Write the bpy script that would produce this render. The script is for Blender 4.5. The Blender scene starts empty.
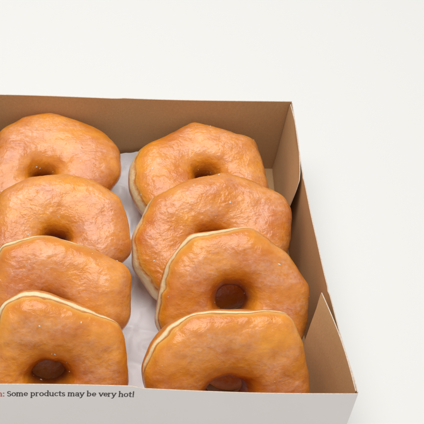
import bpy, math, random
import numpy as np
from mathutils import Vector, Matrix

# ------------------------------------------------------------------ camera, world, lamps, exposure
S = 0.01                                    # all numbers below are centimetres; the scene is in metres
scene = bpy.context.scene
col = scene.collection

PITCH, ROLL = math.radians(44.5), math.radians(1.35)
fw = Vector((0, math.cos(PITCH), -math.sin(PITCH))); rt = Vector((1, 0, 0)); up = rt.cross(fw)
r2 = rt * math.cos(ROLL) + up * math.sin(ROLL); u2 = up * math.cos(ROLL) - rt * math.sin(ROLL)
cam = bpy.data.cameras.new('camera'); camo = bpy.data.objects.new('camera', cam); col.objects.link(camo)
M = Matrix((r2, u2, -fw)).transposed().to_4x4(); M.translation = Vector((0, 0, 60 * S))
camo.matrix_world = M
cam.sensor_width = 36; cam.lens = 1150 / 424 * 36
cam.shift_x = (212 - 45) / 424
cam.clip_start = 0.01; cam.clip_end = 50
scene.camera = camo

w = bpy.data.worlds.new('World'); scene.world = w; w.use_nodes = True
w.node_tree.nodes['Background'].inputs['Color'].default_value = (1.0, 0.985, 0.965, 1)
w.node_tree.nodes['Background'].inputs['Strength'].default_value = 0.50

def area(name, loc, target, size, power, color=(1, 1, 1), sy=None):
    l = bpy.data.lights.new(name, 'AREA'); l.energy = power; l.size = size; l.color = color
    if sy: l.shape = 'RECTANGLE'; l.size_y = sy
    o = bpy.data.objects.new(name, l); col.objects.link(o); o.location = loc
    o.rotation_euler = (Vector(target) - Vector(loc)).to_track_quat('-Z', 'Y').to_euler()
    return o
area('softbox_key', (-0.08, 0.72, 1.70), (0.12, 0.62, 0), 1.5, 23.3, (1, 0.992, 0.972), 1.3)

vs = scene.view_settings
vs.view_transform = 'Standard'; vs.look = 'None'; vs.exposure = 0.0; vs.gamma = 1.0

# ------------------------------------------------------------------ helpers
rng = np.random.default_rng(5)
LAT = rng.random((32, 32, 32))
def vnoise(p):                              # smooth lattice noise, -1..1, p is (n,3)
    i = np.floor(p).astype(int); f = p - i; f = f * f * (3 - 2 * f)
    r = 0
    for dx in (0, 1):
        for dy in (0, 1):
            for dz in (0, 1):
                wt = (f[:, 0] if dx else 1 - f[:, 0]) * (f[:, 1] if dy else 1 - f[:, 1]) * (f[:, 2] if dz else 1 - f[:, 2])
                r = r + wt * LAT[(i[:, 0] + dx) % 32, (i[:, 1] + dy) % 32, (i[:, 2] + dz) % 32]
    return r * 2 - 1

def link_mesh(name, verts, faces, mats, parent=None, smooth=True, mat_idx=None, attr=None, uv=None):
    me = bpy.data.meshes.new(name)
    me.from_pydata([tuple(v) for v in verts], [], [tuple(int(i) for i in f) for f in faces])
    for m in mats: me.materials.append(m)
    if mat_idx is not None: me.polygons.foreach_set('material_index', np.asarray(mat_idx, dtype=np.int32))
    me.polygons.foreach_set('use_smooth', np.full(len(me.polygons), smooth))
    if attr:
        for k, v in attr.items():
            a = me.attributes.new(k, 'FLOAT', 'POINT'); a.data.foreach_set('value', np.asarray(v, dtype=np.float32))
    me.update()
    o = bpy.data.objects.new(name, me); col.objects.link(o)
    if parent: o.parent = parent
    return o

def empty(name, loc, label, cat, group=None):
    o = bpy.data.objects.new(name, None); col.objects.link(o); o.location = loc
    o.empty_display_size = 0.02
    o['label'] = label; o['category'] = cat
    if group: o['group'] = group
    return o

class N:                                    # tiny node-tree helper
    def __init__(s, name):
        s.m = bpy.data.materials.new(name); s.m.use_nodes = True; s.t = s.m.node_tree
        s.b = s.t.nodes['Principled BSDF']; s.co = s.t.nodes.new('ShaderNodeTexCoord').outputs['Object']
    def n(s, typ, **kw):
        nd = s.t.nodes.new(typ)
        for k, v in kw.items():
            if k in nd.inputs.keys() if hasattr(nd.inputs, 'keys') else False: s.set(nd, k, v)
            else: setattr(nd, k, v)
        return nd
    def set(s, nd, k, v):
        if isinstance(v, bpy.types.NodeSocket): s.t.links.new(v, nd.inputs[k])
        else: nd.inputs[k].default_value = v
    def noise(s, scale, detail=3, rough=0.5, dist=0.0, vec=None, out='Fac'):
        nd = s.t.nodes.new('ShaderNodeTexNoise'); s.set(nd, 'Vector', vec or s.co)
        nd.inputs['Scale'].default_value = scale; nd.inputs['Detail'].default_value = detail
        nd.inputs['Roughness'].default_value = rough; nd.inputs['Distortion'].default_value = dist
        return nd.outputs[out]
    def voro(s, scale, feature='F1', vec=None, out='Distance'):
        nd = s.t.nodes.new('ShaderNodeTexVoronoi'); nd.feature = feature; s.set(nd, 'Vector', vec or s.co)
        nd.inputs['Scale'].default_value = scale
        return nd.outputs[out]
    def ramp(s, fac, stops):
        nd = s.t.nodes.new('ShaderNodeValToRGB'); s.t.links.new(fac, nd.inputs[0])
        e = nd.color_ramp.elements
        while len(e) < len(stops): e.new(0.5)
        for el, (p, c) in zip(e, stops):
            el.position = p; el.color = (c, c, c, 1) if isinstance(c, (int, float)) else (*c, 1)
        return nd.outputs[0]
    def mix(s, fac, a, b, mode='MIX'):
        nd = s.t.nodes.new('ShaderNodeMix'); nd.data_type = 'RGBA'; nd.blend_type = mode
        for idx, v in ((0, fac), (6, a), (7, b)):
            if isinstance(v, bpy.types.NodeSocket): s.t.links.new(v, nd.inputs[idx])
            elif idx == 0: nd.inputs[0].default_value = v
            else: nd.inputs[idx].default_value = (*v, 1)
        return nd.outputs[2]
    def math(s, op, a, b=0.0, c=None):
        nd = s.t.nodes.new('ShaderNodeMath'); nd.operation = op
        for i, v in enumerate((a, b) if c is None else (a, b, c)):
            if isinstance(v, bpy.types.NodeSocket): s.t.links.new(v, nd.inputs[i])
            else: nd.inputs[i].default_value = v
        return nd.outputs[0]
    def attr(s, name):
        nd = s.t.nodes.new('ShaderNodeAttribute'); nd.attribute_name = name; return nd.outputs['Fac']
    def mapping(s, scale, rot=(0, 0, 0)):
        nd = s.t.nodes.new('ShaderNodeMapping'); s.t.links.new(s.co, nd.inputs[0])
        nd.inputs['Scale'].default_value = scale; nd.inputs['Rotation'].default_value = rot
        return nd.outputs[0]
    def bump(s, h, strength, dist, prev=None):
        nd = s.t.nodes.new('ShaderNodeBump'); s.t.links.new(h, nd.inputs['Height'])
        nd.inputs['Strength'].default_value = strength; nd.inputs['Distance'].default_value = dist
        if prev: s.t.links.new(prev, nd.inputs['Normal'])
        return nd.outputs[0]

# ------------------------------------------------------------------ materials
def mat_table():
    k = N('white_sweep'); k.set(k.b, 'Base Color', (0.80, 0.80, 0.785, 1)); k.set(k.b, 'Roughness', 0.6)
    k.set(k.b, 'Specular IOR Level', 0.3)
    return k.m
def mat_kraft():
    k = N('kraft_board')
    f = k.noise(900, 4, 0.7, vec=k.mapping((1, 1, 0.8)))
    g = k.noise(60, 3, 0.6); h = k.noise(2600, 2, 0.5)
    c = k.mix(k.ramp(f, [(0.3, 0.0), (0.72, 1.0)]), (0.53, 0.32, 0.150), (0.63, 0.395, 0.20))
    c = k.mix(k.ramp(g, [(0.35, 0.0), (0.7, 0.35)]), c, (0.54, 0.325, 0.16))
    c = k.mix(k.ramp(h, [(0.66, 0.0), (0.74, 0.6)]), c, (0.30, 0.15, 0.075))
    k.set(k.b, 'Base Color', c); k.set(k.b, 'Roughness', 0.78); k.set(k.b, 'Specular IOR Level', 0.25)
    k.set(k.b, 'Normal', k.bump(f, 0.2, 0.0002))
    return k.m
def mat_white():
    k = N('white_card')
    g = k.noise(40, 3, 0.5)
    c = k.mix(g, (0.83, 0.79, 0.77), (0.87, 0.83, 0.81))
    k.set(k.b, 'Base Color', c); k.set(k.b, 'Roughness', 0.42); k.set(k.b, 'Specular IOR Level', 0.4)
    k.set(k.b, 'Normal', k.bump(k.noise(25, 2), 0.15, 0.002))
    return k.m
def mat_edge():
    k = N('card_edge')
    g = k.noise(700, 3, 0.6, vec=k.mapping((1, 1, 1)))
    k.set(k.b, 'Base Color', k.mix(k.ramp(g, [(0.35, 0), (0.65, 1)]), (0.60, 0.48, 0.38), (0.72, 0.62, 0.53)))
    k.set(k.b, 'Roughness', 0.8)
    return k.m
def mat_liner():
    k = N('wax_paper')
    k.set(k.b, 'Base Color', k.mix(k.noise(50, 3), (0.82, 0.83, 0.87), (0.89, 0.90, 0.94)))
    k.set(k.b, 'Roughness', 0.38); k.set(k.b, 'Specular IOR Level', 0.5)
    k.set(k.b, 'Normal', k.bump(k.voro(45, 'F1', vec=k.mapping((1, 0.45, 1), (0, 0, 0.35))), 0.6, 0.004, k.bump(k.noise(160, 3, 0.6), 0.3, 0.001)))
    return k.m
def mat_ink(name, c):
    k = N(name); k.set(k.b, 'Base Color', (*c, 1)); k.set(k.b, 'Roughness', 0.5); return k.m

def mat_dough():
    k = N('fried_dough')
    band = k.attr('band')                                # 1 on the pale unfried line round the side
    n1 = k.noise(70, 4, 0.6); n2 = k.noise(350, 4, 0.65)
    fried = k.mix(k.ramp(n1, [(0.3, 0), (0.7, 1)]), (0.55, 0.16, 0.015), (0.72, 0.27, 0.035))
    pale = k.mix(k.ramp(n2, [(0.3, 0), (0.7, 1)]), (0.97, 0.73, 0.37), (0.98, 0.84, 0.55))
    bb = k.ramp(k.math('ADD', band, k.math('MULTIPLY', k.math('SUBTRACT', k.noise(260, 4, 0.6), 0.5), 0.9)), [(0.15, 0), (0.85, 1)])
    k.set(k.b, 'Base Color', k.mix(bb, fried, pale))
    k.set(k.b, 'Roughness', 0.36); k.set(k.b, 'Coat Weight', 0.4); k.set(k.b, 'Coat Roughness', 0.2)
    k.set(k.b, 'Subsurface Weight', 0.25); k.set(k.b, 'Subsurface Radius', (0.006, 0.0025, 0.001)); k.set(k.b, 'Subsurface Scale', 1.0)
    k.set(k.b, 'Normal', k.bump(n2, 0.5, 0.0008, k.bump(n1, 0.5, 0.002)))
    return k.m

def mat_glaze():
    k = N('sugar_glaze')
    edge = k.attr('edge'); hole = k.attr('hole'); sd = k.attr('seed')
    ofs = k.t.nodes.new('ShaderNodeCombineXYZ')
    for i in range(3): k.t.links.new(sd, ofs.inputs[i])
    add = k.t.nodes.new('ShaderNodeVectorMath'); add.operation = 'ADD'
    k.t.links.new(k.co, add.inputs[0]); k.t.links.new(ofs.outputs[0], add.inputs[1]); P = add.outputs[0]
    mp = k.t.nodes.new('ShaderNodeMapping'); k.t.links.new(P, mp.inputs[0]); mp.inputs['Scale'].default_value = (0.65, 1.15, 1.0); Q = mp.outputs[0]
    big = k.noise(38, 4, 0.55, 0.4, P)
    mid = k.noise(120, 4, 0.6, 0.8, P)
    fine = k.noise(520, 3, 0.6, 0.3, P)
    streak = k.noise(210, 4, 0.6, 1.2, Q)
    crk = k.attr('crackle')
    # amber skin, more and less fried
    c = k.mix(k.ramp(big, [(0.32, 0), (0.68, 1)]), (0.67, 0.180, 0.005), (0.90, 0.350, 0.016))
    c = k.mix(k.ramp(mid, [(0.45, 0.0), (0.75, 0.4)]), c, (0.56, 0.130, 0.005))
    # milky sugar film whose pink tint doubles as painted soft highlights, thick on the face, broken into patches and short streaks, thin towards rim and hole
    big2 = k.noise(55, 3, 0.5, 0.2, Q)
    patch = k.ramp(big2, [(0.36, 0.12), (0.60, 1.0)])
    broken = k.math('ADD', k.math('MULTIPLY', k.ramp(fine, [(0.36, 0), (0.62, 1)]), 0.5), k.math('MULTIPLY', k.ramp(streak, [(0.36, 0), (0.62, 1)]), 0.6))
    wv = k.t.nodes.new('ShaderNodeVectorMath'); wv.operation = 'MULTIPLY_ADD'
    k.t.links.new(k.noise(300, 2, 0.5, 0, P, 'Color'), wv.inputs[0]); wv.inputs[1].default_value = (0.004,) * 3; k.t.links.new(P, wv.inputs[2])
    pits2 = k.ramp(k.voro(95, 'F1', wv.outputs[0]), [(0.0, 0.0), (0.05, 0.3), (0.13, 1.0)])
    film = k.math('MULTIPLY', k.math('MULTIPLY', patch, broken), k.math('MULTIPLY', pits2, k.attr('face')))
    c = k.mix(k.math('MULTIPLY', film, 0.32), c, (0.95, 0.67, 0.56))
    # thin glaze at the rim shows the paler dough
    c = k.mix(k.math('MULTIPLY', edge, 0.7), c, (0.90, 0.43, 0.05))
    c = k.mix(k.math('MULTIPLY', k.math('POWER', edge, 3.0), 0.85), c, (0.94, 0.60, 0.22))
    c = k.mix(k.math('MULTIPLY', hole, 0.9), c, (0.22, 0.042, 0.008))  # browned hole wall, darkened further with shade painted into the colour
    k.set(k.b, 'Base Color', c)
    k.set(k.b, 'Roughness', k.ramp(mid, [(0.3, 0.34), (0.7, 0.48)])); k.set(k.b, 'Specular IOR Level', 0.3)
    k.set(k.b, 'Coat Weight', k.math('MULTIPLY', k.math('SUBTRACT', 1.0, hole), 0.9)); k.set(k.b, 'Coat Roughness', 0.16); k.set(k.b, 'Coat IOR', 1.5)
    k.set(k.b, 'Subsurface Weight', 0.30); k.set(k.b, 'Subsurface Radius', (0.005, 0.0018, 0.0006)); k.set(k.b, 'Subsurface Scale', 1.0)
    scab = k.noise(250, 2, 0.55, 0.5, P)
    def relief(g):
        b = k.bump(mid, 0.6, 0.0011 * g)
        b = k.bump(streak, 0.5, 0.0008 * g, b)
        b = k.bump(k.math('MULTIPLY', scab, crk), 1.0, 0.0009 * g, b)
        b = k.bump(pits2, 0.35, 0.0006 * g, b)
        return k.bump(fine, 0.4, 0.0004 * g, b)
    k.set(k.b, 'Normal', relief(0.55)); k.set(k.b, 'Coat Normal', relief(0.85))      # the sugar skin is rougher than the dough under it
    return k.m
def mat_flake():
    k = N('dried_sugar'); k.set(k.b, 'Base Color', (0.90, 0.80, 0.68, 1)); k.set(k.b, 'Roughness', 0.35)
    k.set(k.b, 'Subsurface Weight', 0.3); k.set(k.b, 'Subsurface Radius', (0.001, 0.001, 0.0008)); k.set(k.b, 'Subsurface Scale', 1.0)
    return k.m

TABLE, KRAFT, WHITE, EDGE, LINER = mat_table(), mat_kraft(), mat_white(), mat_edge(), mat_liner()
DOUGH, GLAZE, FLAKE = mat_dough(), mat_glaze(), mat_flake()
BLACK, RED = mat_ink('black_ink', (0.045, 0.035, 0.04)), mat_ink('red_ink', (0.62, 0.09, 0.06))

# ------------------------------------------------------------------ setting: white sweep the box stands on
def sweep():
    prof = [(-150, 0), (200, 0)] + [(200 + 60 * math.sin(a), 60 - 60 * math.cos(a)) for a in np.linspace(0.1, math.pi / 2, 14)] + [(260, 220)]
    v, f = [], []
    for (y, z) in prof:
        for x in (-250, 250): v.append((x * S, y * S, (z - 0.12) * S))
    for i in range(len(prof) - 1): f.append((2 * i, 2 * i + 1, 2 * i + 3, 2 * i + 2))
    o = link_mesh('table', v, f, [TABLE]); o['kind'] = 'structure'
sweep()

# ------------------------------------------------------------------ the box
H = 6.6
box = empty('doughnut_box', (6 * S, 53 * S, 0), 'open white card doughnut box with brown inside and printed front panel, standing on white', 'box')
bl = Vector((6, 53, 0))

def panel(name, P, nu, nv, th, out, parent=box, mats=(KRAFT, WHITE, EDGE), mask=None, wob=0.0, base=bl):
    """solid sheet: P(u,v) gives the inner face in cm, out = direction of the outer face"""
    out = Vector(out).normalized()
    us = np.linspace(0, 1, nu + 1); vv = np.linspace(0, 1, nv + 1)
    A = np.array([[P(u, v) for v in vv] for u in us]).reshape(-1, 3)
    if wob:
        d = vnoise(A * 0.35 + 7) * wob
        A = A + d[:, None] * np.array(out)
    B = A + np.array(out) * th
    n = len(A); verts = (np.vstack([A, B]) - np.array(base)) * S
    idx = lambda i, j: i * (nv + 1) + j
    faces, mi = [], []
    for i in range(nu):
        for j in range(nv):
            q = (idx(i, j), idx(i + 1, j), idx(i + 1, j + 1), idx(i, j + 1))
            faces.append(q); mi.append(0)
            faces.append(tuple(n + a for a in reversed(q))); mi.append(1)
    bd = [idx(i, 0) for i in range(nu + 1)] + [idx(nu, j) for j in range(1, nv + 1)] + \
         [idx(i, nv) for i in range(nu - 1, -1, -1)] + [idx(0, j) for j in range(nv - 1, 0, -1)]
    for a, b in zip(bd, bd[1:] + bd[:1]):
        faces.append((b, a, n + a, n + b)); mi.append(2)
    o = link_mesh(name, verts, faces, list(mats), parent, smooth=True, mat_idx=mi)
    o.data.set_sharp_from_angle(angle=math.radians(40))
    return o

TH = 0.07
def lerp(a, b, t): return a + (b - a) * t
def interp(t, pts):
    xs = [p[0] for p in pts]; ys = [p[1] for p in pts]
    return float(np.interp(t, xs, ys))
XL = -6.3
side_top = [(40.1, 18.2), (42, 18.05), (45, 17.86), (48, 17.74), (52, 17.66), (58.4, 17.66), (62, 17.8), (66.5, 18.02)]
def sm(y, pts): return (interp(y - 0.8, pts) + interp(y, pts) + interp(y + 0.8, pts)) / 3
# bottom board
panel('bottom_panel', lambda u, v: (lerp(XL - 0.02, 17.92, u), lerp(40.08, 66.47, v), 0.0), 4, 4, 0.09, (0, 0, -1))
def front_rise(x): return interp(x, [(-6.3, -0.12), (-2.3, 0.0), (5.2, 0.20), (5.9, 0.02), (12, -0.02), (18.3, 0.0)])
# front panel, bows slightly
panel('front_panel', lambda u, v: (lerp(XL, 18.2 - 0.25 * (1 - v), u), 40.1 + 0.10 * math.sin(u * math.pi * 2.0) * v - 0.12 * math.sin(v * math.pi) * 1.0,
      v * (H + front_rise(lerp(XL, 18.2, u)))), 120, 14, TH, (0, -1, 0))
# the board is rolled over along the front edge: a thin pale bead
def back_top(u): return H + 0.05 * math.sin(7 * u + 1) + (0.10 if u > 0.47 else 0.0) * min(1, (u - 0.47) * 60) * 0.6
panel('back_panel', lambda u, v: (lerp(XL, 18.0 - 0.25 * (1 - v), u), 66.45 + 0.08 * math.sin(u * 6) * v, v * back_top(u)), 80, 10, TH, (0, 1, 0))
# right side, bowed inwards between the corners
def notch(y): return -0.16 * math.exp(-((y - 48.0) / 0.22) ** 2) - 0.10 * math.exp(-((y - 58.3) / 0.2) ** 2)
panel('side_panel', lambda u, v: (sm(lerp(40.17, 66.45, u), side_top) * v + (17.9 - 0.25 * math.sin(u * math.pi)) * (1 - v), lerp(40.17, 66.45, u),
      v * (H + notch(lerp(40.17, 66.45, u)) + 0.03 * math.sin(31 * u))), 120, 10, TH, (1, 0, 0))
panel('side_panel', lambda u, v: (XL - 0.05 + 0.3 * math.sin(u * math.pi) * v, lerp(40.17, 66.45, u), v * H), 40, 6, TH, (-1, 0, 0))

def flap(name, rows, parent=box, mirror=False):
    """corner flap: rows = [(z, (x0,y0), (x1,y1))] from the fold to the free edge"""
    zs = [r[0] for r in rows]
    def P(u, v):
        z = lerp(zs[0], zs[-1], v)
        x0 = interp(z, [(r[0], r[1][0]) for r in rows]); y0 = interp(z, [(r[0], r[1][1]) for r in rows])
        x1 = interp(z, [(r[0], r[2][0]) for r in rows]); y1 = interp(z, [(r[0], r[2][1]) for r in rows])
        x = lerp(x0, x1, u) + 0.18 * math.sin(u * math.pi); y = lerp(y0, y1, u)
        if mirror: x = XL + 18.2 - x
        return (x, y, z)
    return panel(name, P, 24, 24, 0.06, (-1 if mirror else 1, 0, 0))
back_rows = [(0.2, (17.55, 66.3), (16.75, 59.6)), (1.5, (17.65, 66.3), (16.8, 58.2)), (3.0, (17.7, 66.3), (16.9, 57.85)), (4.2, (17.75, 66.3), (17.02, 57.8)),
             (5.6, (17.8, 66.3), (17.28, 58.0)), (6.3, (17.85, 66.3), (17.45, 58.35)), (6.56, (17.88, 66.3), (17.52, 58.9))]
front_rows = [(0.2, (17.75, 40.25), (16.45, 43.2)), (1.2, (17.8, 40.25), (16.42, 45.0)), (2.4, (17.85, 40.25), (16.45, 45.9)), (3.6, (17.9, 40.25), (16.58, 46.35)),
              (4.8, (17.95, 40.25), (16.80, 46.75)), (5.8, (18.02, 40.25), (17.05, 47.2)), (6.4, (18.06, 40.25), (17.2, 47.6)), (6.62, (18.08, 40.25), (17.28, 47.75))]
for mir in (False, True):
    flap('corner_flap', back_rows, mirror=mir); flap('corner_flap', front_rows, mirror=mir)

# ------------------------------------------------------------------ printed line on the front panel (broad-nib letters)
def arc(cx, cy, rx, ry, a0, a1, n=12):
    return [(cx + rx * math.cos(math.radians(lerp(a0, a1, i / n))), cy + ry * math.sin(math.radians(lerp(a0, a1, i / n)))) for i in range(n + 1)]
G = {   # x-height 1; glyph = (advance, [polylines])
 'n': (1.08, [[(.18, 0), (.18, 1)], [(.18, .72)] + arc(.50, .62, .30, .36, 160, 0, 10) + [(.80, 0)], [(.06, 0), (.30, 0)], [(.68, 0), (.92, 0)], [(.06, .98), (.18, .98)]]),
 ':': (.50, [[(.24, .06), (.26, .06)], [(.24, .86), (.26, .86)]]),
 'S': (.98, [arc(.46, 1.00, .30, .33, 25, 250, 12) + arc(.46, .36, .33, .36, 75, -155, 14)]),
 'o': (1.06, [arc(.50, .50, .38, .46, 0, 360, 24)]),
 'm': (1.60, [[(.18, 0), (.18, 1)], [(.18, .72)] + arc(.47, .62, .26, .36, 160, 0, 10) + [(.73, 0)], [(.73, .70)] + arc(1.03, .62, .27, .36, 160, 0, 10) + [(1.30, 0)],
              [(.06, 0), (.30, 0)], [(.62, 0), (.84, 0)], [(1.19, 0), (1.42, 0)], [(.06, .98), (.18, .98)]]),
 'e': (.98, [[(.14, .52), (.82, .52)] + arc(.49, .52, .34, .44, 0, 320, 20)]),
 'p': (1.10, [[(.18, -.48), (.18, 1)], arc(.50, .50, .36, .45, 150, -150, 18), [(.06, -.48), (.34, -.48)], [(.06, .98), (.18, .98)]]),
 'r': (.80, [[(.18, 0), (.18, 1)], [(.18, .70)] + arc(.50, .66, .28, .28, 160, 60, 7), [(.06, 0), (.34, 0)], [(.06, .98), (.18, .98)]]),
 'd': (1.12, [[(.84, 0), (.84, 1.52)], arc(.50, .50, .36, .45, 30, 330, 18), [(.84, 0), (.98, 0)], [(.72, 1.5), (.84, 1.5)]]),
 'u': (1.10, [[(.18, 1), (.18, .40)] + arc(.48, .38, .30, .34, 180, 335, 9), [(.82, 1), (.82, 0)], [(.06, .98), (.18, .98)], [(.70, .98), (.82, .98)], [(.82, 0), (.96, 0)]]),
 'c': (.92, [arc(.50, .50, .36, .46, 45, 315, 16)]),
 't': (.72, [[(.30, 1.30), (.30, .24)] + arc(.50, .22, .20, .20, 180, 300, 6), [(.06, .96), (.62, .96)]]),
 's': (.78, [arc(.38, .73, .23, .23, 30, 250, 9) + arc(.38, .26, .26, .24, 75, -155, 10)]),
 'a': (1.00, [[(.14, .80)] + arc(.44, .70, .28, .28, 130, 0, 8) + [(.72, .0), (.88, .0)], arc(.42, .28, .28, .26, 60, 330, 14)]),
 'y': (1.00, [[(.10, 1), (.48, .04)], [(.88, 1), (.40, -.30), (.22, -.48), (.08, -.44)], [(.0, .98), (.24, .98)], [(.76, .98), (1.0, .98)]]),
 'b': (1.10, [[(.18, 0), (.18, 1.52)], arc(.50, .50, .36, .45, 150, -150, 18), [(.06, 1.5), (.18, 1.5)]]),
 'v': (1.00, [[(.10, 1), (.48, .02), (.88, 1)], [(.0, .98), (.24, .98)], [(.76, .98), (1.0, .98)]]),
 'h': (1.10, [[(.18, 0), (.18, 1.52)], [(.18, .72)] + arc(.50, .62, .30, .36, 160, 0, 10) + [(.80, 0)], [(.06, 0), (.30, 0)], [(.68, 0), (.92, 0)], [(.06, 1.5), (.18, 1.5)]]),
 '!': (.60, [[(.28, .06), (.30, .06)], [(.29, .42), (.29, 1.46)]]),
 'C': (1.30, [arc(.66, .72, .52, .70, 45, 315, 20)]),
 'i': (.48, [[(.22, 0), (.22, 1)], [(.21, 1.40), (.23, 1.40)], [(.08, 0), (.36, 0)], [(.10, .98), (.22, .98)]]),
}
def hull(pts):
    pts = sorted(set((round(a, 6), round(b, 6)) for a, b in pts))
    def half(ps):
        h = []
        for q in ps:
            while len(h) >= 2 and (h[-1][0] - h[-2][0]) * (q[1] - h[-2][1]) - (h[-1][1] - h[-2][1]) * (q[0] - h[-2][0]) <= 0: h.pop()
            h.append(q)
        return h
    a, b = half(pts), half(pts[::-1]); return a[:-1] + b[:-1]
def lettering(name, text, x0, x1, z, xh, mat, space=0.55, x_right=None):
    units = sum(G[c][0] if c != ' ' else space for c in text); sx = (x1 - x0) / units
    nib = [(0.125 * math.cos(a), 0.074 * math.sin(a)) for a in np.linspace(0, 2 * math.pi, 10, endpoint=False)]
    V, F = [], []; pen = x0; k = 0
    for c in text:
        if c == ' ': pen += space * sx; continue
        adv, strokes = G[c]
        for st in strokes:
            for p, q in zip(st, st[1:]):
                nn = [(a * (1.3 if c in '!:i' and abs(p[0] - q[0]) < .03 and abs(p[1] - q[1]) < .01 else 1), b * (2.0 if c in '!:' else 1)) for a, b in nib]
                h = hull([(p[0] + a, p[1] + b) for a, b in nn] + [(q[0] + a, q[1] + b) for a, b in nn])
                d = 0.006 + 0.0002 * (k % 40); k += 1
                i0 = len(V)
                for (a, b) in h:
                    X = pen + a * sx; Z = z + b * xh + 0.040 * (X + 2.0)
                    u = (X - XL) / (18.2 - XL); v = Z / (H + front_rise(X))
                    Y = 40.1 + 0.10 * math.sin(u * math.pi * 2.0) * v - 0.12 * math.sin(v * math.pi) - TH
                    V.append(((X - bl.x) * S, (Y - bl.y - d) * S, (Z - bl.z) * S))
                F.append(tuple(range(i0, len(V))))
        pen += adv * sx
    fp = [o for o in box.children if o.name.startswith('front_panel')][0]
    o = link_mesh(name, V, F, [mat], fp, smooth=False)
    return o
ZB = H - 1.0
lettering('lettering', 'Some products may be very hot!', -1.95, 5.42, ZB, 0.315, BLACK)
lettering('lettering', 'Caution:', -3.95, -2.08, ZB, 0.315, RED)

# ------------------------------------------------------------------ wax paper liner
def liner():
    nx, ny = 150, 170
    X, Y = np.meshgrid(np.linspace(XL + 0.4, 16.2, nx), np.linspace(40.5, 66.2, ny), indexing='ij')
    p = np.stack([X.ravel() * 0.35, Y.ravel() * 0.22, np.zeros(X.size)], 1)
    z = 0.22 + 0.30 * (1 - np.abs(vnoise(p * 1.6)))**3 + 0.16 * (1 - np.abs(vnoise(p * 3.3 + 4)))**4 + 0.02 * vnoise(p * 9 + 2)
    z = z.reshape(X.shape)
    t = np.clip((Y - 64.6) / 1.6, 0, 1); z = z + 1.15 * t ** 2                       # curls up against the back panel
    fold = (X - 6.3) * 0.5 + (Y - 46.6) * 1.0; z += 0.22 * np.exp(-np.abs(fold / 0.22) ** 1.3)
    fold = (X - 5.6) * 0.9 + (Y - 42.5) * 0.15; z += 0.16 * np.exp(-np.abs(fold / 0.16) ** 1.3)
    A = np.stack([X, Y, z], -1).reshape(-1, 3); B = A - np.array([0, 0, 0.012]); n = len(A)
    V = np.vstack([A, B]) * S; F = []
    for i in range(nx - 1):
        for j in range(ny - 1):
            q = (i * ny + j, (i + 1) * ny + j, (i + 1) * ny + j + 1, i * ny + j + 1); F.append(q); F.append(tuple(n + a for a in reversed(q)))
    o = link_mesh('paper_liner', V, F, [LINER])
    o['label'] = 'white wax paper sheet lying under the doughnuts, seen in the gap between the two columns'; o['category'] = 'paper'
liner()

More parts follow.
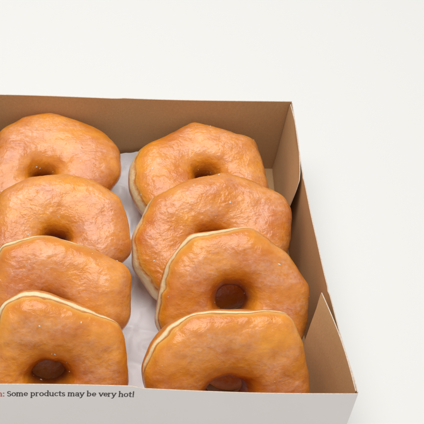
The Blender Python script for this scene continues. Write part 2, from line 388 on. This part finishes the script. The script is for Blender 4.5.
# ------------------------------------------------------------------ doughnuts
def doughnut(spec, proto=None):
    P, tilt, yaw, out, hole, thick, seed, label, pale = (spec[k] for k in ('P', 'tilt', 'yaw', 'out', 'hole', 'th', 'seed', 'label', 'pale'))
    t, ya = math.radians(tilt), math.radians(yaw)
    ax = Vector((math.cos(ya), math.sin(ya), 0)); n = Vector((math.sin(t) * math.sin(ya), -math.sin(t) * math.cos(ya), math.cos(t))); upv = n.cross(ax)
    root = empty('glazed_doughnut', (0, 0, 0), label, 'doughnut', 'glazed ring doughnuts in the box')
    m = Matrix((ax, upv, n)).transposed().to_4x4(); m.translation = Vector(P) * S
    root.matrix_world = m
    r = np.random.default_rng(seed)
    NT, NP = 300, 150
    th = np.linspace(0, 2 * math.pi, NT, endpoint=False); ph = np.linspace(-math.pi, math.pi, NP, endpoint=False)
    def prof(pts, sig):
        pts = sorted([(a % 360, b) for a, b in pts])
        a = np.array([p[0] for p in pts]); b = np.array([p[1] for p in pts])
        a = np.concatenate([a - 360, a, a + 360]); b = np.tile(b, 3)
        # interpolate as a polygon so that straight sides stay straight
        x = b * np.cos(np.radians(a)); y = b * np.sin(np.radians(a))
        res = []
        for q in np.degrees(th):
            i = np.searchsorted(a, q, side='right') - 1
            i = min(max(i, 0), len(a) - 2)
            x0, y0, x1, y1 = x[i], y[i], x[i + 1], y[i + 1]
            c, s = math.cos(math.radians(q)), math.sin(math.radians(q))
            den = (x1 - x0) * s - (y1 - y0) * c
            u = (y0 * c - x0 * s) / den if abs(den) > 1e-9 else 0
            u = min(max(u, 0), 1); res.append(math.hypot(x0 + u * (x1 - x0), y0 + u * (y1 - y0)))
        res = np.array(res); k = np.exp(-0.5 * (np.arange(-40, 41) * (360 / NT) / sig) ** 2); k /= k.sum()
        return np.convolve(np.concatenate([res[-40:], res, res[:40]]), k, 'valid')
    ro = prof(out, 3.3); hx, hy, hpts = hole
    ri = prof(hpts, 7)
    T, F_ = np.meshgrid(th, ph, indexing='ij')
    RO = ro[:, None]; RI = ri[:, None] * (1 - spec.get('nar', 0.4) / (1 + np.exp(6.0 * np.sin(F_) - 0.9)))
    cT, sT = np.cos(T), np.sin(T)
    # inner ring centre may be off the middle
    ix, iy = hx + RI * cT, hy + RI * sT; ox, oy = RO * cT, RO * sT
    mx, my = (ix + ox) / 2, (iy + oy) / 2; dx, dy = (ox - ix) / 2, (oy - iy) / 2
    cp, sp = np.cos(F_), np.sin(F_)
    cc = np.sign(cp) * np.abs(cp) ** np.where(cp > 0, 0.88, 0.62); ss = np.sign(sp) * np.abs(sp) ** np.where(cp > 0, 0.88, 0.74)
    hmod = 1 + 0.07 * np.sin(2 * T + r.random() * 6) + 0.05 * np.sin(3 * T + r.random() * 6)
    h = thick * hmod
    # seam groove round the side where the pale line is
    X = mx + dx * cc; Y = my + dy * cc; Z = h * ss
    A = np.stack([X, Y, Z], -1).reshape(-1, 3)
    nr = np.stack([cT * cc * 1.0, sT * cc * 1.0, ss * 1.2], -1).reshape(-1, 3); nr /= np.linalg.norm(nr, axis=1)[:, None]
    o3 = r.random(3) * 25
    disp = 0.08 * vnoise(A * 0.5 + o3) + 0.045 * vnoise(A * 1.25 + o3 * 2) + 0.010 * vnoise(A * 3.1 + o3) 
    ph_f = F_.reshape(-1); outer = np.cos(ph_f) > 0
    wob = 0.13 * vnoise(np.stack([cT.ravel() * 2.6, sT.ravel() * 2.2, np.full(T.size, seed * 1.7)], 1)) + 0.07 * vnoise(np.stack([cT.ravel() * 8, sT.ravel() * 9, np.full(T.size, seed * 1.7)], 1))
    lean = 0.5 + 0.5 * np.cos(T.ravel() - math.radians(pale[2])); pc = pale[0] + pale[3] * lean + wob; pw = 0.85 * pale[1] * (0.40 + 0.95 * lean ** 2) * (1 + 2.5 * wob)
    bandd = (ph_f - pc) / np.clip(pw, 0.03, 1)
    band = np.where(outer, np.exp(-1.1 * np.abs(bandd) ** 2.6), 0) * np.clip(lean * 3.2 - 0.5, 0.12, 1)
    disp += -0.05 * np.where(outer, np.exp(-bandd ** 2), 0)
    A0 = A + nr * disp[:, None]
    # flatten what would go below the box floor
    def floor_clip(Q):
        R3 = np.array(m.to_3x3()); Wd = Q @ R3.T + np.array(P)
        zmin = 0.45; dz = np.where(Wd[:, 2] < zmin, zmin - Wd[:, 2], 0); Wd[:, 2] += dz * 0.92
        ymin = 40.25; Wd[:, 1] += np.where(Wd[:, 1] < ymin, (ymin - Wd[:, 1]) * 0.95, 0)
        return (Wd - np.array(P)) @ R3
    A0 = floor_clip(A0)
    I = np.arange(NT * NP).reshape(NT, NP); q = np.stack([I, np.roll(I, -1, 0), np.roll(np.roll(I, -1, 0), -1, 1), np.roll(I, -1, 1)], -1).reshape(-1, 4)
    link_mesh('dough', A0 * S, q, [DOUGH], root, attr={'band': band})
    # glaze shell on the front half, down into the hole
    start = pc + pw * 1.05                                   # just above the pale line (outer side)
    end = math.pi + 0.75                                     # into the hole past the inner equator
    NG = 110; s = np.linspace(0, 1, NG)
    st = start.reshape(NT, NP)[:, 0]
    PH = st[:, None] + (end - st[:, None]) * s[None, :]
    # sample A0 along ph by interpolation
    idxf = (PH + math.pi) / (2 * math.pi) * NP; i0 = np.floor(idxf).astype(int); fr = (idxf - i0)[..., None]
    A3 = A0.reshape(NT, NP, 3); ii = np.arange(NT)[:, None]
    Gp = A3[ii, i0 % NP] * (1 - fr) + A3[ii, (i0 + 1) % NP] * fr
    # normals
    dU = np.roll(Gp, -1, 0) - np.roll(Gp, 1, 0); dV = np.gradient(Gp, axis=1); nn = np.cross(dU, dV); nn /= np.linalg.norm(nn, axis=2)[..., None] + 1e-9
    if nn[0, NG // 2, 2] < 0: nn = -nn
    e = np.clip(np.minimum(s, (1 - s)) / 0.09, 0, 1)[None, :]
    flat = Gp.reshape(-1, 3)
    thk = 0.045 + 0.022 * vnoise(flat * 2.2 + o3 + 3).reshape(NT, NG) + 0.016 * np.clip(vnoise(flat * 6 + o3), 0, 1).reshape(NT, NG)
    thk = thk * np.sqrt(e) - 0.03 * (1 - e)
    Gv = Gp + nn * thk[..., None]
    edge = np.clip(1 - s / 0.10, 0, 1)[None, :] * np.ones((NT, 1))
    face = np.clip((s[None, :] - 0.09) / 0.20, 0, 1) * np.clip((math.pi * 0.80 - PH) / 0.5, 0, 1)
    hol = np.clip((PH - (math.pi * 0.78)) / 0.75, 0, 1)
    V = Gv.reshape(-1, 3); J = np.arange(NT * NG).reshape(NT, NG)
    qf = np.stack([J[:, :-1], np.roll(J, -1, 0)[:, :-1], np.roll(J, -1, 0)[:, 1:], J[:, 1:]], -1).reshape(-1, 4)
    faces = [tuple(a) for a in qf]; mi = [0] * len(faces); V = list(V)
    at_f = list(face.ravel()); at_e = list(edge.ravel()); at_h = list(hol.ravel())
    # dried sugar flakes, mostly by the rim and the hole
    for _ in range(16):
        a = r.integers(0, NT); b = int(NG * (r.choice([r.uniform(0.03, 0.2), r.uniform(0.2, 0.85), r.uniform(0.72, 0.86)])))
        c = Gv[a, b]; nv = nn[a, b]; tv = np.cross(nv, r.normal(size=3)); tv /= np.linalg.norm(tv); bv = np.cross(nv, tv)
        sz = r.choice([r.uniform(0.025, 0.07), r.uniform(0.04, 0.085)]); L = r.uniform(0.8, 1.9); k0 = len(V); K = 6
        for kk in range(K):
            an = kk / K * 2 * math.pi; rr = sz * r.uniform(0.5, 1.1)
            V.append(c + tv * rr * L * math.cos(an) + bv * rr * math.sin(an) - nv * 0.01)
        V.append(c + nv * sz * 0.55)
        for kk in range(K): faces.append((k0 + kk, k0 + (kk + 1) % K, k0 + K)); mi.append(1)
        at_f += [0] * (K + 1); at_e += [0] * (K + 1); at_h += [0] * (K + 1)
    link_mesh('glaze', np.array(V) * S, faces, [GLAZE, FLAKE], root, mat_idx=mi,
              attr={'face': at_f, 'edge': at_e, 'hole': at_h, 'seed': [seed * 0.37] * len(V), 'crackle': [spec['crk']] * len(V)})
    return root

def ring(r0, sx=1.0, sy=1.0, n=12, jit=0.0, seed=0):
    rr = random.Random(seed)
    return [(360 * i / n, r0 * (1 + rr.uniform(-jit, jit)) / math.hypot(math.cos(math.radians(360 * i / n)) / sx, math.sin(math.radians(360 * i / n)) / sy)) for i in range(n)]

DN = [
 dict(P=(0.10, 61.5, 3.1), tilt=15, yaw=0, seed=1, crk=0.3, th=1.6, pale=(-0.4, 0.16, 180, 0.1), hole=(-0.35, -0.35, ring(0.95, 1.1, .9, jit=.1, seed=1)),
      out=[(134, 5.11), (109, 5.2), (86, 5.47), (62, 5.24), (43, 5.6), (25, 5.88), (3, 5.34), (-55, 4.9), (-90, 4.8), (-125, 4.9), (-160, 5.2)],
      label='doughnut lying nearly flat at the back of the left column against the brown back panel'),
 dict(P=(0.50, 54.5, 3.95), tilt=27, yaw=0, seed=2, crk=0.9, th=1.5, pale=(-0.30, 0.14, 150, 0.2), hole=(0.25, -0.3, ring(0.9, 1.1, .9, jit=.1, seed=2)),
      out=[(139, 4.83), (112, 4.58), (83, 4.57), (54, 5.07), (33, 5.54), (12, 5.22), (-10, 5.46), (-60, 4.7), (-90, 4.6), (-125, 4.8), (-160, 5.1)],
      label='doughnut second from the back of the left column with a finely crackled frosty glaze'),
 dict(P=(0.40, 47.7, 4.6), tilt=41, yaw=0, seed=3, crk=0.3, th=1.45, pale=(-0.50, 0.13, 140, 0.75), hole=(0, -.2, ring(0.95, 1.1, .9, jit=.1, seed=3)),
      out=[(129, 5.14), (104, 4.69), (89, 4.59), (63, 4.55), (31, 5.47), (24, 5.59), (-6, 5.13), (-60, 5.1), (-90, 5.1), (-125, 5.1), (-160, 5.0)],
      label='doughnut in the left column directly behind the front one, its hole hidden'),
 dict(P=(0.40, 43.0, 4.35), tilt=55, yaw=3, seed=4, nar=0.30, crk=0.15, th=1.42, pale=(0.02, 0.18, 140, 0.24), hole=(0.15, -0.1, [(0, 1.4), (30, 1.2), (55, 1.1), (80, 1.0), (110, 1.15), (150, 1.25), (180, 1.6), (210, 1.35), (250, 1.0), (290, 1.0), (330, 1.2)]),
      out=[(124, 5.1), (109, 5.11), (100, 5.01), (88, 4.73), (62, 4.5), (34, 5.25), (20, 5.05), (-11, 5.13), (-60, 4.3), (-90, 4.1), (-125, 4.3), (-160, 4.9)],
      label='front doughnut of the left column with a fully visible dark hole above the printed words'),
 dict(P=(11.6, 61.4, 3.1), tilt=15, yaw=0, seed=5, crk=0.8, th=1.6, pale=(-0.35, 0.24, 180, 0.65), hole=(-0.1, 0, ring(0.95, 1.15, .9, jit=.1, seed=5)),
      out=[(-12, 4.63), (21, 4.55), (43, 5.2), (55, 4.45), (80, 4.4), (100, 4.9), (122, 4.6), (154, 5.55), (169, 5.7), (-171, 5.62), (-150, 5.5), (-120, 5.2), (-90, 4.8), (-50, 4.8)],
      label='doughnut lying nearly flat at the back of the right column with pinkish frosty glaze'),
 dict(P=(11.75, 55.1, 4.0), tilt=28, yaw=0, seed=6, crk=1.0, th=1.5, pale=(-0.40, 0.22, 195, 0.62), hole=(-0.45, -0.5, ring(0.82, 1.2, .9, jit=.1, seed=6)),
      out=[(-8, 4.91), (20, 5.48), (33, 5.43), (63, 4.6), (83, 4.49), (121, 4.39), (152, 5.22), (-178, 5.8), (-157, 6.3), (-132, 6.3), (-90, 5.6), (-50, 5.2)],
      label='wide doughnut second from the back of the right column, touching the paper on its left'),
 dict(P=(12.05, 48.9, 4.55), tilt=42, yaw=-2, seed=7, nar=0.30, crk=0.3, th=1.45, pale=(-0.55, 0.17, 150, 0.92), hole=(0.0, 0.0, ring(1.42, 1.0, .92, jit=.05, seed=7)),
      out=[(-28, 5.2), (-9, 4.91), (12, 4.97), (42, 4.65), (77, 4.82), (87, 4.69), (126, 4.95), (155, 4.72), (-162, 5.16), (-150, 5.15), (-120, 5.55), (-90, 5.9), (-60, 5.6), (-45, 5.3)],
      label='doughnut of the right column with a round open hole, just behind the front one'),
 dict(P=(11.15, 42.6, 4.2), tilt=58, yaw=4, seed=8, nar=0.32, crk=0.2, th=1.42, pale=(-0.05, 0.10, 150, 0.22), hole=(0.05, -0.5, ring(1.45, 1.15, .8, jit=.06, seed=8)),
      out=[(-9, 5.18), (3, 4.94), (28, 5.11), (49, 5.65), (69, 4.65), (95, 4.55), (113, 4.78), (133, 5.16), (152, 5.26), (170, 5.3), (-178, 5.03), (-150, 4.7), (-120, 4.2), (-90, 4.0), (-60, 4.2), (-30, 4.7)],
      label='front doughnut of the right column, squarish, its hole half hidden by the front panel'),
]
for d in DN: doughnut(d)
